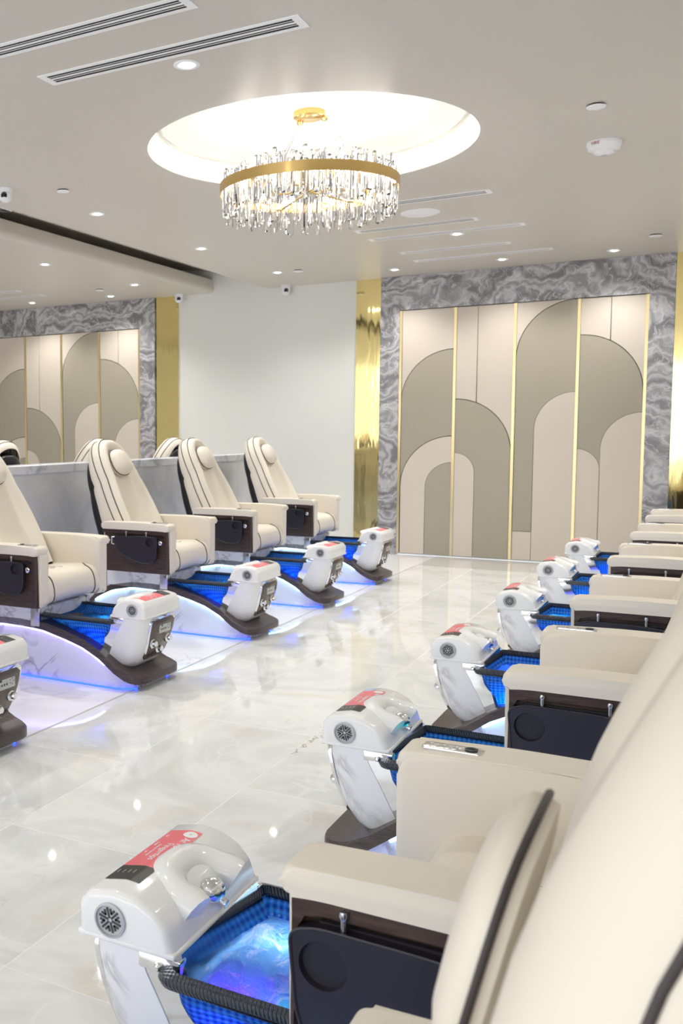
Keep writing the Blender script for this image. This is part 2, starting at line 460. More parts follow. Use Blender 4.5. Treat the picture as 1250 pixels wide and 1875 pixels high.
def arc(cx, cz, rr, a0, a1, n=18):
    return [(cx+rr*math.cos(math.radians(a0+(a1-a0)*i/n)), cz+rr*math.sin(math.radians(a0+(a1-a0)*i/n))) for i in range(n+1)]
def pad(name, pts, m, parent, y0=0., y1=-.03):
    q = []
    for p in pts:
        if not q or (Vector(p)-Vector(q[-1])).length > 1e-4: q.append(p)
    bm = prism(q, y0, y1, 'y', bev=.0045, seg=2)
    return link(name, bm, m, parent, 0)
def bays(px, world, specs):
    """four upholstered bays; local x measured from bay left edge"""
    Wd = .574-.028; Z0 = .02
    out = []
    for k in range(4):
        x0 = px[k]+.014; x1 = px[k+1]-.014
        if x1 < XL: out.append(None); continue
        t = empty('padded_wall_panel', (x0, WY-.0, 0), specs[k], 'wall panel', 'upholstered arch bays')
        w_ = x1-x0; back = link('backing', B(0, w_, -.004, .02, Z0, PT), 'seam', t, 0)
        g = .0035
        if k == 0:
            R1 = w_-g; z1 = 2.137-R1; z2 = 1.255-R1; r3 = .262; z3 = .982-r3
            pad('light_panel', [(0, PT), (0, z1+.08)]+[(max(x, 0), z) for x, z in arc(w_, z1, R1+2*g, 176, 90)][1:]+[(w_, PT)], 'panel_light', t)
            o1 = arc(w_, z1, R1, 90, 180); i1 = arc(w_, z2, R1+g, 180, 90)
            pad('arch_panel', o1+[(g, z2)]+i1[1:], 'panel_taupe', t)
            o2 = arc(w_, z2, R1-g, 90, 180); i2 = arc(w_, z3, r3+g, 180, 90)
            pad('light_arch_panel', o2+[(g*2, Z0), (w_-r3-g, Z0)]+i2, 'panel_light', t)
            pad('small_arch_panel', arc(w_, z3, r3, 90, 180)+[(w_-r3, Z0), (w_, Z0)], 'panel_taupe', t)
        if k == 1:
            R1 = w_-g; z1 = 1.628-R1; r3 = .198; z3 = 1.083-r3; xs = .205
            zs = z1+math.sqrt((R1+2*g)**2-xs**2)
            a_s = math.degrees(math.acos(xs/(R1+2*g)))
            pad('light_panel', [(0, PT), (xs-g/2, PT)]+arc(0, z1, R1+2*g, a_s+.4, 90), 'panel_light', t)
            pad('light_panel', [(xs+g/2, PT), (w_, PT), (w_, z1+.08)]+[(min(x, w_), z) for x, z in arc(0, z1, R1+2*g, 6, a_s-.4)], 'panel_light', t)
            pad('arch_panel', arc(0, z1, R1, 90, 0)+[(R1, Z0), (r3+g, Z0)]+arc(0, z3, r3+g, 0, 90), 'panel_taupe', t)
            pad('small_arch_panel', arc(0, z3, r3, 90, 0)+[(r3, Z0), (0, Z0)], 'panel_light', t)
        if k == 2:
            R1 = w_-g; z1 = PT-R1; r3 = .362; z3 = 1.677-r3; zb = .305
            pad('light_panel', [(0, PT), (0, z1+.08)]+[(max(x, 0), z) for x, z in arc(w_, z1, R1+2*g, 176, 93)][1:], 'panel_light', t)
            pad('arch_panel', arc(w_, z1, R1, 90, 180)+[(g, zb), (w_-r3-g, zb)]+arc(w_, z3, r3+g, 180, 90), 'panel_taupe', t)
            pad('light_arch_panel', arc(w_, z3, r3, 90, 180)+[(w_-r3, Z0), (w_, Z0)], 'panel_light', t)
            pad('foot_panel', [(g, zb-g), (w_-r3-g, zb-g), (w_-r3-g, Z0), (g, Z0)], 'panel_light', t)
        if k == 3:
            R1 = w_-g; z1 = 2.212-R1; xs = .262; rr = .345; zr = 1.471-rr; xm = w_-rr; rl = xm-.004; zl = 1.127-rl
            a_s = math.degrees(math.acos(xs/(R1+2*g)))
            pad('light_panel', [(0, PT), (xs-g/2, PT)]+arc(0, z1, R1+2*g, a_s+.4, 90), 'panel_light', t)
            pad('light_panel', [(xs+g/2, PT), (w_, PT), (w_, z1+.08)]+[(min(x, w_), z) for x, z in arc(0, z1, R1+2*g, 6, a_s-.4)], 'panel_light', t)
            am = math.degrees(math.acos(min(1, (xm-.004)/(rl+2*g)*0+ (rl)/(rl+2*g))))
            pad('arch_panel', arc(0, z1, R1, 90, 0)+[(w_, zr+rr+g)]+[(x, z) for x, z in arc(w_, zr, rr+g, 90, 180)][:-1]+[(rl+g, zl)]+arc(0, zl, rl+g, 2, 90), 'panel_taupe', t)
            pad('light_arch_panel', arc(w_, zr, rr, 90, 180)+[(xm, Z0), (w_, Z0)], 'panel_light', t)
            pad('small_arch_panel', arc(0, zl, rl, 90, 0)+[(rl, Z0), (0, Z0)], 'panel_light', t)
        out.append(t)
bays(pxR, 0, ['padded beige and taupe arch panel, leftmost bay on the wall facing the aisle',
              'padded panel with taupe arch curving right, second bay facing the aisle',
              'padded panel with the tallest taupe arch, third bay facing the aisle',
              'padded panel with two light arches low down, right-hand bay facing the aisle'])
bays(pxL, 0, ['padded taupe arch panel, leftmost bay seen over the half wall',
              'padded panel with arch curving right, second bay beyond the half wall',
              'padded panel with the tallest taupe arch beyond the half wall',
              'padded panel nearest the gold mirror beyond the half wall'])

# half wall between the two rows of chairs
t = empty('half_wall', (-4.12, 0, 0), 'grey marble half wall with pale marble cap behind the left row of chairs', 'half wall')
link('wall_body', B(-.075, .075, 1.2, 9.6, 0, 1.03), 'grey_marble', t, 0)
link('marble_cap', B(-.09, .09, 1.2, 9.62, 1.03, 1.09, bev=.004, seg=1), 'cap_marble', t, 0)

# ------------------------------------------------------------------ ceiling fittings
def diffuser(x0, x1, y0, y1, lab):
    cx, cy = (x0+x1)/2, (y0+y1)/2; hx, hy = (x1-x0)/2, (y1-y0)/2
    t = empty('linear_air_vent', (cx, cy, H), lab, 'air vent')
    bm = bmesh.new(); e = .022; d0 = -.0032
    box(bm, -hx, hx, -hy, -hy+e, d0, .0); box(bm, -hx, hx, hy-e, hy, d0, .0)
    box(bm, -hx, -hx+e*1.6, -hy+e, hy-e, d0, 0); box(bm, hx-e*1.6, hx, -hy+e, hy-e, d0, 0)
    link('frame', bm, 'white_metal', t, 0)
    link('slot_backing', B(-hx+e, hx-e, -hy+e, hy-e, -.0012, -.0002), 'slot_dark', t, 0)
    for yy, w2 in ((-hy/3.0, .001), (0, .012), (hy/3.0, .001)):
        link('blade', B(-hx+e*1.6, hx-e*1.6, yy-w2/2-.001, yy+w2/2+.001, -.0026, -.0010), 'white_metal', t, 0)
diffuser(-2.71, -1.465, 3.69, 3.82, 'long white slot air vent above the chandelier, whole in view')
diffuser(-2.95, -1.76, 3.31, 3.43, 'long white slot air vent cut off by the top left corner of the photo')
diffuser(-2.35, -1.40, 6.96, 7.08, 'white slot air vent right behind the chandelier crystals')
diffuser(-2.61, -1.66, 7.80, 7.92, 'white slot air vent beside the round ceiling speaker')
diffuser(-2.62, -1.39, 8.20, 8.31, 'white slot air vent just behind the downlight near the ceiling speaker')
diffuser(-2.57, -1.63, 8.95, 9.06, 'shorter white slot air vent, second from the arched wall')
diffuser(-2.58, -1.36, 9.44, 9.55, 'white slot air vent closest to the arched wall')
diffuser(-8.1, -6.88, 8.93, 9.05, 'white slot air vent beyond the half wall, nearer one')
diffuser(-8.1, -6.87, 9.36, 9.48, 'white slot air vent beyond the half wall, farther one')

def downlight(x, y, lab, rr=.058, p=SPOT_W):
    if y > 9: p = p*.45
    elif y < 4: p = p*(.42 if y > 1.5 else .2)
    t = empty('recessed_downlight', (x, y, H), lab, 'ceiling light')
    link('trim_ring', lathe([(rr, 0), (rr, -.004), (rr*.92, -.007), (rr*.62, -.005), (rr*.50, -.001)], 32, cap=False), 'white_metal', t)
    link('lens', lathe([(rr*.50, -.003), (rr*.42, -.006), (.002, -.008)], 24, cap=False), 'lamp_glow', t)
    l = bpy.data.lights.new('downlight_beam', 'SPOT'); l.energy = p; l.color = (1, .985, .96)
    l.spot_size = math.radians(125); l.spot_blend = .9; l.shadow_soft_size = .035
    o = bpy.data.objects.new('downlight_beam', l); C.objects.link(o); o.parent = t; o.location = (0, 0, -.03)
    return t
DL = [(-2.07, 3.92, 'recessed downlight beside the long vent, largest in view'), (-4.0, 6.17, 'recessed downlight left of the chandelier, nearest over the left chairs'),
      (-3.98, 7.81, 'recessed downlight below left of the chandelier'), (-3.92, 9.38, 'recessed downlight over the white wall by the small round cap'),
      (-2.87, 9.86, 'recessed downlight above the left gold mirror strip'), (-1.93, 8.37, 'recessed downlight touching the vent near the ceiling speaker'),
      (-1.85, 9.83, 'recessed downlight above the middle of the arched wall'), (-.91, 9.90, 'recessed downlight above the right end of the arched wall'),
      (-5.6, 7.72, 'recessed downlight beyond the half wall, nearest the camera there'), (-5.55, 9.30, 'recessed downlight beyond the half wall, close to the curved trough'),
      (-6.25, 9.92, 'recessed downlight beyond the half wall above its marble surround'), (-7.37, 9.88, 'recessed downlight at the far left above the marble surround')]
for x, y, lb in DL: downlight(x, y, lb)
for x, y in ((-2.07, 1.9), (.15, 3.2), (.15, -1.4), (.15, 5.6), (.15, 7.6), (-4.0, 4.4), (-4.0, 2.4), (-2.07, -.3), (-4.0, .2), (-6.6, 4.5), (-6.6, 1.5), (-8.2, 7)):
    t_ = downlight(x, y, 'recessed downlight nearer the camera than the long vents'); t_['group'] = 'downlights nearer than the long vents'

def disc(name, x, y, rr, lab, cat, th=.008, gap=.006):
    t = empty(name, (x, y, H), lab, cat)
    link('cover_plate', lathe([(rr*.9, -gap), (rr, -gap-.002), (rr, -gap-th*.6), (rr*.93, -gap-th), (.002, -gap-th-.001)], 32), 'white_metal', t)
    link('collar', lathe([(rr*.8, 0), (rr*.8, -gap)], 24), 'slot_dark', t)
disc('sprinkler_cover', -.605, 5.47, .045, 'round white sprinkler cover above the FIRE detector', 'sprinkler cover')
disc('sprinkler_cover', -3.805, 5.455, .04, 'round white sprinkler cover near the left ceiling camera', 'sprinkler cover')
disc('sprinkler_cover', -3.70, 9.38, .05, 'round white sprinkler cover above the camera on the white wall', 'sprinkler cover')
disc('sprinkler_cover', -.55, 9.31, .05, 'round white sprinkler cover at the far right above the arched wall', 'sprinkler cover')
disc('sprinkler_cover', -6.07, 9.40, .05, 'round white sprinkler cover beyond the half wall', 'sprinkler cover')
t = empty('ceiling_speaker', (-1.978, 7.42, H), 'round flush white ceiling speaker between two slot vents', 'speaker')
link('speaker_grille', lathe([(.126, -.006), (.115, -.009), (.002, -.010)], 40), 'white_metal', t)
link('speaker_frame', lathe([(.14, 0), (.14, -.004), (.128, -.009), (.124, -.005)], 40, cap=False), 'white_metal', t)
t = empty('smoke_detector', (-.637, 6.19, H), 'white round fire alarm detector lettered FIRE in red', 'smoke detector')
link('housing', lathe([(.094, 0), (.096, -.006), (.093, -.022), (.083, -.044), (.060, -.052), (.056, -.0525)], 40), 'white_plastic', t)
link('sensor_dome', lathe([(.055, -.052), (.052, -.062), (.035, -.070), (.018, -.073), (.002, -.073)], 32), 'white_plastic', t)
link('sensor_eye', lathe([(.017, -.073), (.014, -.078), (.002, -.079)], 20), 'grille_light', t)
txt = text_bm('FIRE', .026, Matrix.Identity(4), .0006)
# wrap the word round the conical side facing the camera
ac = math.atan2(-6.19, .637)-.50
for v in txt.verts:
    a = ac+v.co.x/.091; h = -.020+v.co.y*.85; rad = .0945-(-.022-h)*.0 + (h+.022)*.35
    v.co = Vector((rad*math.cos(a), rad*math.sin(a), h))
link('fire_lettering', txt, 'red_ink', t, 0)

def dome_cam(x, y, z, lab, s=1., aim=(.35, -.8)):
    t = empty('security_camera', (x, y, z), lab, 'security camera', None, math.atan2(aim[1], aim[0])+PI/2); t.scale = (s, s, s)
    link('mount', lathe([(.048, 0), (.048, -.022), (.044, -.028)], 28), 'camera_white', t)
    link('turret', lathe([(.044, -.026), (.046, -.045), (.041, -.068), (.026, -.085), (.004, -.092)], 28), 'camera_white', t)
    bm = lathe([(.003, .0), (.020, .002), (.021, .016), (.003, .018)], 20, axis='y')
    o = link('lens', bm, 'camera_lens', t); o.location = (0, -.047, -.058); o.rotation_euler = (math.radians(35), 0, 0)
dome_cam(-4.10, 5.22, H, 'white turret security camera at the left edge of the ceiling', 1.)
dome_cam(-4.19, 10.27, H-.0, 'white turret security camera on the ceiling in front of the white wall', 1.15)
dome_cam(-5.51, 10.24, H, 'white turret security camera by the end of the curved trough', 1.1)
t = empty('ceiling_grille', (-4.50, 5.66, H), 'small dark slotted grille behind the left ceiling camera', 'air vent')
link('frame', B(-.035, .035, -.10, .10, -.004, .012), 'white_metal', t, 0)
link('dark_slot', B(-.026, .026, -.09, -.005, -.006, -.003), 'slot_dark', t, 0)
link('dark_slot', B(-.026, .026, .005, .09, -.006, -.003), 'slot_dark', t, 0)

# ------------------------------------------------------------------ chandelier
CZ = 2.685; CR = .485
t = empty('crystal_chandelier', (RC[0], RC[1], H+.19), 'round brass and crystal chandelier hanging in the ceiling recess', 'chandelier')
def L0(v): return (v[0], v[1], v[2]-(H+.19))
canopy = link('canopy', lathe([(.088, 0), (.088, -.028), (.083, -.032), (.002, -.033)], 40), 'gold_ring', t)
for k in range(3):
    a = 2*PI*k/3+.5
    link('canopy_knob', lathe([(.018, -.026), (.020, -.036), (.014, -.046), (.003, -.048)], 14, c=(.085*math.cos(a), .085*math.sin(a), 0)), 'gold_ring', canopy)
    link('cable', tube([(.07*math.cos(a), .07*math.sin(a), -.035), ((CR-.03)*math.cos(a), (CR-.03)*math.sin(a), CZ-H-.19)], .0022, 6), 'steel', t)
bm = bmesh.new(); hb = .028
loft(bm, [[((CR+dr)*math.cos(2*PI*k/96), (CR+dr)*math.sin(2*PI*k/96), CZ-H-.19+dz) for k in range(96)] for dr, dz in ((.012, -hb), (.016, -hb), (.016, hb), (.012, hb), (.012, -hb))], cap=False)
link('brass_band', bm, 'gold_ring', t, 50)
bm = bmesh.new()
for k in range(3):
    a = PI*k/3+.2
    tube([(CR*math.cos(a), CR*math.sin(a), CZ-H-.19-.02), (-CR*math.cos(a), -CR*math.sin(a), CZ-H-.19-.02)], .006, 6, bm=bm)
link('inner_frame', bm, 'gold_ring', t)
NB = 12
for k in range(NB):
    a = 2*PI*k/NB+.1; x, y = (CR-.10)*math.cos(a), (CR-.10)*math.sin(a); z = CZ-H-.19
    so = link('lamp_socket', lathe([(.010, -.045), (.012, -.02), (.012, -.005), (.008, 0)], 12, c=(x, y, z)), 'gold_ring', t)
    link('bulb', lathe([(.006, 0), (.013, .012), (.015, .026), (.009, .042), (.002, .050)], 12, c=(x, y, z)), 'bulb_glow', so)
    if k % 2 == 0: light('bulb_light', 'POINT', (RC[0]+x, RC[1]+y, CZ+.02), 1.9, (1, .93, .82), shadow_soft_size=.03)
def crystal_bm(bm, x, y, z0, z1, a, w_):
    w_ *= 1.25; n = 5; loops = []
    for z, s in ((z0, .55), (z0+.012, 1.), ((z0+z1)/2, random.uniform(.8, 1.15)), (z1-.01, 1.), (z1, .6)):
        jx, jy = random.uniform(-.0015, .0015), random.uniform(-.0015, .0015)
        loops.append([(x+jx+w_*s*math.cos(a+2*PI*k/n), y+jy+w_*s*.75*math.sin(a+2*PI*k/n), z) for k in range(n)])
    loft(bm, loops)
cr = []
for ring, (rad, cnt) in enumerate(((CR-.008, 128), (CR-.040, 100))):
    for k in range(cnt):
        a = 2*PI*(k+random.uniform(-.25, .25))/cnt
        cr.append((rad+random.uniform(-.004, .004), a, CZ-H-.19-random.uniform(.08, .175), CZ-H-.19+random.uniform(.04, .105)*(1 if random.random() > .12 else 1.25), ring))
camdir = math.atan2(-RC[1], -RC[0])
cr.sort(key=lambda q: (q[4], -math.cos(q[1]-camdir)))
rest = bmesh.new()
for i, (rad, a, z0, z1, ring) in enumerate(cr):
    x, y = rad*math.cos(a), rad*math.sin(a)
    if i < 98:
        bm = bmesh.new(); crystal_bm(bm, x, y, z0, z1, random.random()*6, random.uniform(.008, .0125))
        link('crystal', bm, 'crystal' if random.random() > .14 else 'crystal_smoke', t, 20)
    else: crystal_bm(rest, x, y, z0, z1, random.random()*6, random.uniform(.008, .0125))
o = link('crystals', rest, 'crystal', t, 20); o['kind'] = 'stuff'

# ------------------------------------------------------------------ pedicure spa chair (tip of the foot slab at u = 0, chair behind at negative u)
SLAB = [(0., .078), (-.05, .082), (-.10, .096), (-.16, .126), (-.25, .192), (-.35, .242), (-.45, .272), (-.60, .308), (-.75, .322), (-.90, .320), (-1.05, .292), (-1.17, .235), (-1.26, .150), (-1.32, .06)]
def slab_z(u):
    for (a, za), (b_, zb) in zip(SLAB, SLAB[1:]):
        if b_ <= u <= a: return za+(zb-za)*(a-u)/(a-b_)
    return SLAB[0][1] if u > 0 else SLAB[-1][1]
def build_unit(kind):
    """kind L: reclined chair with small side trays; R: upright chair with larger trays"""
    tilt = math.radians({'L': 28, 'R': 18, 'F': 27, 'N': 13.5}[kind]); PA = .388 if kind == 'N' else .600; PD = .027 if kind == 'N' else 0.; AS = .14 if kind == 'N' else -.07 if kind == 'F' else 0.; AZ = {'L': 0., 'R': -.025, 'F': -.042, 'N': -.08}[kind]
    root = empty('pedicure_spa_chair', (0, 0, 0), '', 'spa chair', 'pedicure spa chairs')
    # --- slab
    bm = bmesh.new(); top = []; loops = []
    def halfw(u):
        if u > -.09: q = (u+.09)/.09; return .135+.09*math.sqrt(max(0, 1-q*q))
        return .225
    us = [0, -.006, -.02, -.04, -.065, -.09]+[u for u, z in SLAB if u < -.09]
    th = .042
    for u in us:
        z = slab_z(u); hw = halfw(u); t2 = th*(1 if u < -.01 else .9)
        loops.append([(u, -hw, z-t2), (u, -hw-.0, z-.006), (u, -hw+.006, z), (u, hw-.006, z), (u, hw, z-.006), (u, hw, z-t2)])
    loft(bm, loops); link('foot_slab', bm, 'slab_wood', root, 35)
    # --- base with flared lower edge
    bm = bmesh.new(); loops = []
    for u in [-.065, -.09, -.12, -.16, -.20, -.28, -.38, -.5, -.62, -.75, -.88, -1.0, -1.1, -1.2, -1.29]:
        z = slab_z(u)-th; z = max(z, .02)
        s = .195 if u < -.16 else .195-.5*(.16+u)
        loops.append([(u, -s-.008, .0), (u, -s+.004, z*.25), (u, -s+.010, z*.6), (u, -s+.0, z*.84), (u, -s-.006, z), (u, s+.006, z), (u, s, z*.84), (u, s-.010, z*.6), (u, s-.004, z*.25), (u, s+.008, 0)])
    loft(bm, loops); base = link('base', bm, 'white_marble', root, 50)
    for sg in (-1, 1):
        pts = [(u, sg*.214, slab_z(u)-th-.004) for u in (-.22, -.30, -.38, -.5, -.62, -.75, -.88, -1.0, -1.1, -1.19)]
        link('led_strip', tube(pts, .008, 8), 'led_cyan', base)
        link('floor_led_strip', tube([(u, sg*w2, .006) for u, w2 in ((-.06, .158), (-.16, .207), (-.4, .208), (-.8, .208), (-1.25, .208))], .004, 6), 'led_blue', base)
    # --- pedestal
    bm = prism(round_poly([(-1.13, .29), (-.64, .27), (-.62, .385), (-1.13, .385)], .02), -.225, .225, 'y', bev=.012)
    ped = link('pedestal', bm, 'white_marble', root, 40)
    for sg in (-1, 1): link('chrome_corner', B(-.672, -.612, sg*.232-.012, sg*.232+.012, .285, .388, bev=.008), 'steel', ped)
    # --- tower
    prof = [(.375, -.008, -.128, -.210, .180), (.33, -.010, -.143, -.226, .180), (.28, -.020, -.170, -.245, .178), (.22, -.036, -.200, -.262, .174), (.17, -.056, -.224, -.276, .167), (.13, -.080, -.242, -.284, .156), (.105, -.105, -.252, -.287, .142), (.088, -.150, -.262, -.288, .118)]
    def uf(z):
        for (za, ua, *_), (zb, ub, *_) in zip(prof, prof[1:]):
            if zb <= z <= za: return ua+(ub-ua)*(za-z)/(za-zb)
        return -.035
    loops = []
    for z, u0, u1, u2, hw in prof:
        lp = []; rr = .07
        for sg in (-1, 1):
            seq = []
            for i in range(8):
                a = math.radians(90*i/7)
                seq.append((u0-rr+rr*math.cos(a)*1. , sg*(hw-rr+rr*math.sin(a)), z))
            lp += seq[::-1] if sg < 0 else seq
            if sg > 0: lp += [(u1, hw, z), (u1, -hw, z)]
        loops.append(lp)
    bm = bmesh.new(); loft(bm, loops); tw = link('pump_tower', bm, 'white_marble', root, 50)
    bm = bmesh.new()
    loft(bm, [[(u1+.004, hw-.002, z), (u2+.008, hw-.002, z), (u2, hw-.012, z), (u2, -hw+.012, z), (u2+.008, -hw+.002, z), (u1+.004, -hw+.002, z)] for z, u0, u1, u2, hw in prof])
    link('mirror_panel', bm, 'chrome', tw, 30)
    bm = bmesh.new()
    bm.free()
    for sg in (-1, 1):
        bm = B(-.216, -.128, sg*.170-.013, sg*.170+.013, .338, .368, bev=.004)
        lathe([(.008, 0), (.008, .012), (.004, .016)], 14, bm=bm, c=(-.172, .177 if sg > 0 else -.193, .350), axis='y')
        link('chrome_clamp', bm, 'chrome', tw)
    # lid
    lid_p = [(.0, .372), (.001, .432), (-.018, .456), (-.075, .468), (-.125, .463), (-.165, .443), (-.188, .418), (-.200, .385), (-.204, .372)]
    lid_p = round_poly(lid_p, .008, 3)
    bm = bmesh.new()
    loft(bm, [[(-.1+(u+.1)*(1-i_/.1), v, .372+(z-.372)*(1-i_/.09)) for u, z in lid_p] for v, i_ in
              ((-.187, .016), (-.1865, .011), (-.184, .006), (-.179, .002), (-.172, 0), (.172, 0), (.179, .002), (.184, .006), (.1865, .011), (.187, .016))])
    box(bm, -.206, .002, -.1875, .1875, .368, .380, .004, 2)
    lid = link('lid', bm, 'white_plastic', tw, 50)
    def lid_z(u):
        for (a, za), (b_, zb) in zip(lid_p, lid_p[1:]):
            if b_ <= u <= a and za > .40: return za+(zb-za)*(a-u)/(a-b_+1e-9)
        return .44
    # U-shaped hump over the spout
    pts = []; rad = []
    for i in range(25):
        s = -1+2*i/24; a = s*PI/2
        pts.append((-.135+.030*math.cos(a)-(abs(s)**6)*.010-(.055 if abs(s) > .9 else .055*abs(s)**3), .074*math.sin(a)+.010*s, .440-.024*abs(s)**2.5)); rad.append(.041-.006*abs(s)**3)
    bm = tube(pts, rad, 12); link('hump', bm, 'white_plastic', tw, 60)
    bm = lathe([(.030, 0), (.029, .010), (.022, .020), (.010, .026), (.002, .027)], 20)
    for v in bm.verts: v.co = Vector((-.186+v.co.z*-.9+v.co.x*.45, v.co.y, .420+v.co.x*.7+v.co.z*.5))
    sp = link('spout', bm, 'chrome', tw)
    link('spray_nozzle', tube([(-.19, -.012, .402), (-.214, -.012, .394)], .009, 12), 'chrome', tw)
    for sg in (-1, 1):
        y0 = sg*.1895
        bm = lathe([(.033, -.0025), (.033, .002), (.029, .0035), (.028, -.0015), (.002, -.0015)], 32, axis='y', cap=False)
        for v in bm.verts: v.co = Vector((v.co.x-.072, y0+sg*v.co.y, v.co.z+.413))
        for f_ in bm.faces: f_.material_index = 0
        for k in range(6):
            a = 2*PI*k/6+.25
            for off_, ln in ((-.0065, .011), (0, .020), (.0065, .011)):
                q = bmesh.new(); box(q, .004+abs(off_)*.9, .004+abs(off_)*.9+ln, off_-.0022, off_+.0022, -.0004, .0008)
                M_ = Matrix.Rotation(a, 4, 'Z'); q.transform(M_)
                for v in q.verts: v.co = Vector((v.co.x-.072, y0+sg*(v.co.z-.0012), v.co.y+.413))
                join(bm, q, 1)
        link('vent_grille', bm, ['grille_light', 'grille_dark'], tw, 40)
    # sticker following the lid
    def patch(u0, u1, v0, v1, up, mi, bm, nu=8, cut=0.):
        rows = []
        for i in range(nu+1):
            u = u0+(u1-u0)*i/nu
            rows.append([bm.verts.new((u, v0+(cut*(i/nu) if v0 < v1 else 0), lid_z(u)+up)), bm.verts.new((u, v1-cut*(1-i/nu), lid_z(u)+up))])
        for a, b_ in zip(rows, rows[1:]):
            q = bm.faces.new((a[0], a[1], b_[1], b_[0])); q.material_index = mi
    bm = bmesh.new(); patch(-.024, -.100, -.135, .062, .0009, 0, bm); patch(-.024, -.100, .062, .130, .0009, 1, bm, cut=.0)
    v_t = text_bm('At Your', .023, Matrix.Identity(4), .0002); v_t2 = text_bm('Fingertips', .023, Matrix.Identity(4), .0002)
    def place(tb, cu, cv):
        for v in tb.verts:
            X_, Y_ = v.co.x, v.co.y; u = cu-Y_; v.co = Vector((u, cv+X_, lid_z(u)+.0013+v.co.z))
        return tb
    join(bm, place(v_t, -.086, -.055), 2); join(bm, place(v_t2, -.067, -.012), 2)
    for tx, sz, cu, cv in (('Remote Controls', .0085, -.046, -.02), ('At', .009, -.098, -.10), ('Fill', .008, -.034, -.10), ('Drain', .008, -.034, -.055), ('Jet', .008, -.034, -.01)):
        if tx != 'At': join(bm, place(text_bm(tx, sz, Matrix.Identity(4), .0002), cu, cv), 2)
    for k in range(4): join(bm, place(text_bm('.......', .010, Matrix.Identity(4), .0002), -.035-k*.012, .092), 2)
    q = lathe([(.0155, 0), (.002, 0.0001)], 20, cap=False)
    for v in q.verts: v.co = Vector((-.082+v.co.x, -.113+v.co.y, lid_z(-.082+v.co.x)+.0014))
    join(bm, q, 2)
    bmesh.ops.remove_doubles(bm, verts=bm.verts, dist=1e-6)
    link('instruction_sticker', bm, ['sticker_pink', 'sticker_black', 'sticker_white'], tw, 0)
    # control panel on the front
    def plate(hw_t, hw_b, z0, z1, off, rr, yc=.012):
        return [(uf(z)+off, y+yc, z) for y, z in round_poly([(-hw_b, z0), (hw_b, z0), (hw_t, z1), (-hw_t, z1)], rr, 6)]
    def grid_plate(hw_t, hw_b, z0, z1, off, yc=.012):
        bm = bmesh.new(); n = 12; loops = []
        for i in range(n+1):
            s = i/n; z = z0+(z1-z0)*s
            hw = hw_b+(hw_t-hw_b)*min(1, s*1.6)
            e = min(s, 1-s)*(z1-z0); 
            if e < .025: hw -= .025-math.sqrt(max(0, .025**2-(.025-e)**2))
            loops.append([(uf(z)+off-.012, yc-hw, z), (uf(z)+off-.001, yc-hw+.001, z), (uf(z)+off, yc-hw+.003, z), (uf(z)+off, yc+hw-.003, z), (uf(z)+off-.001, yc+hw-.001, z), (uf(z)+off-.012, yc+hw, z)])
        loft(bm, loops); return bm
    link('panel_border', grid_plate(.130, .108, .136, .364, .006), 'chrome', tw, 50)
    cp = link('control_panel', grid_plate(.118, .096, .150, .350, .008), 'panel_brown', tw, 50)
    bm = B(uf(.30)+.002, uf(.30)+.011, -.022, .098, .272, .326, bev=.004)
    for k in range(4): box(bm, uf(.30)+.0105, uf(.30)+.0118, -.010+k*.016, -.002+k*.016, .288, .297, mi=1)
    box(bm, uf(.30)+.0105, uf(.30)+.0118, -.004, .010, .306, .315, mi=1)
    for k in range(5):
        a = 2*PI*k/5; box(bm, uf(.30)+.0105, uf(.30)+.0118, .074+.012*math.cos(a)-.0022, .074+.012*math.cos(a)+.0022, .299+.012*math.sin(a)-.0022, .299+.012*math.sin(a)+.0022, mi=1)
    link('display_screen', bm, ['lcd', 'lcd_ink'], tw, 40)
    for y, z, s in ((-.062, .226, 1.), (.092, .232, .9), (.022, .186, 1.)):
        u = uf(z)
        bm = lathe([(.027*s, u), (.027*s, u+.010), (.023*s, u+.014), (.017*s, u+.016), (.016*s, u+.030), (.012*s, u+.034), (.002, u+.034)], 24, c=(0, y, z), axis='x')
        link('control_knob', bm, 'chrome', tw)
    # --- basin
    def bl(u0, u1, hw, rb, rf, z, n=8):
        pts = []
        for cu, cv, a0, rr in ((u1-rf, hw-rf, 0, rf), (u0+rb, hw-rb, 90, rb), (u0+rb, -hw+rb, 180, rb), (u1-rf, -hw+rf, 270, rf)):
            for i in range(n+1):
                a = math.radians(a0+90*i/n); pts.append((cu+rr*math.cos(a), cv+rr*math.sin(a)))
        return [(x, y, z(x) if callable(z) else z) for x, y in pts]
    bm = bmesh.new()
    zb = lambda u: slab_z(u)+.001
    zz = lambda s: (lambda u: .345+(zb(u)-.345)*s)
    loft(bm, [bl(-.690, -.195, .196, .13, .035, .348), bl(-.675, -.205, .188, .125, .035, zz(.3)), bl(-.65, -.222, .172, .11, .035, zz(.65)), bl(-.615, -.25, .145, .09, .035, zz(1.0))], cap=False)
    bn = link('basin', bm, 'basin_glass', root, 60)
    bm = bmesh.new()
    ls = [bl(-.708, -.180, .216, .14, .035, .352), bl(-.712, -.176, .220, .14, .037, .344), bl(-.708, -.180, .216, .14, .035, .334), bl(-.688, -.198, .196, .125, .03, .330), bl(-.682, -.204, .190, .12, .03, .345), bl(-.690, -.196, .198, .125, .03, .358), bl(-.708, -.180, .216, .14, .035, .352)]
    loft(bm, ls, cap=False); link('rim', bm, 'rim_glass', bn, 60)
    bm = bmesh.new()
    lp = bl(-.672, -.208, .184, .12, .033, .300, 5); dl = []
    for i in range(len(lp)):
        p, q = Vector(lp[i]), Vector(lp[(i+1) % len(lp)]); n_ = max(1, int((q-p).length/.012))
        dl += [p.lerp(q, k/n_) for k in range(n_)]
    cw = Vector((-.43, 0, .300)); rows = []
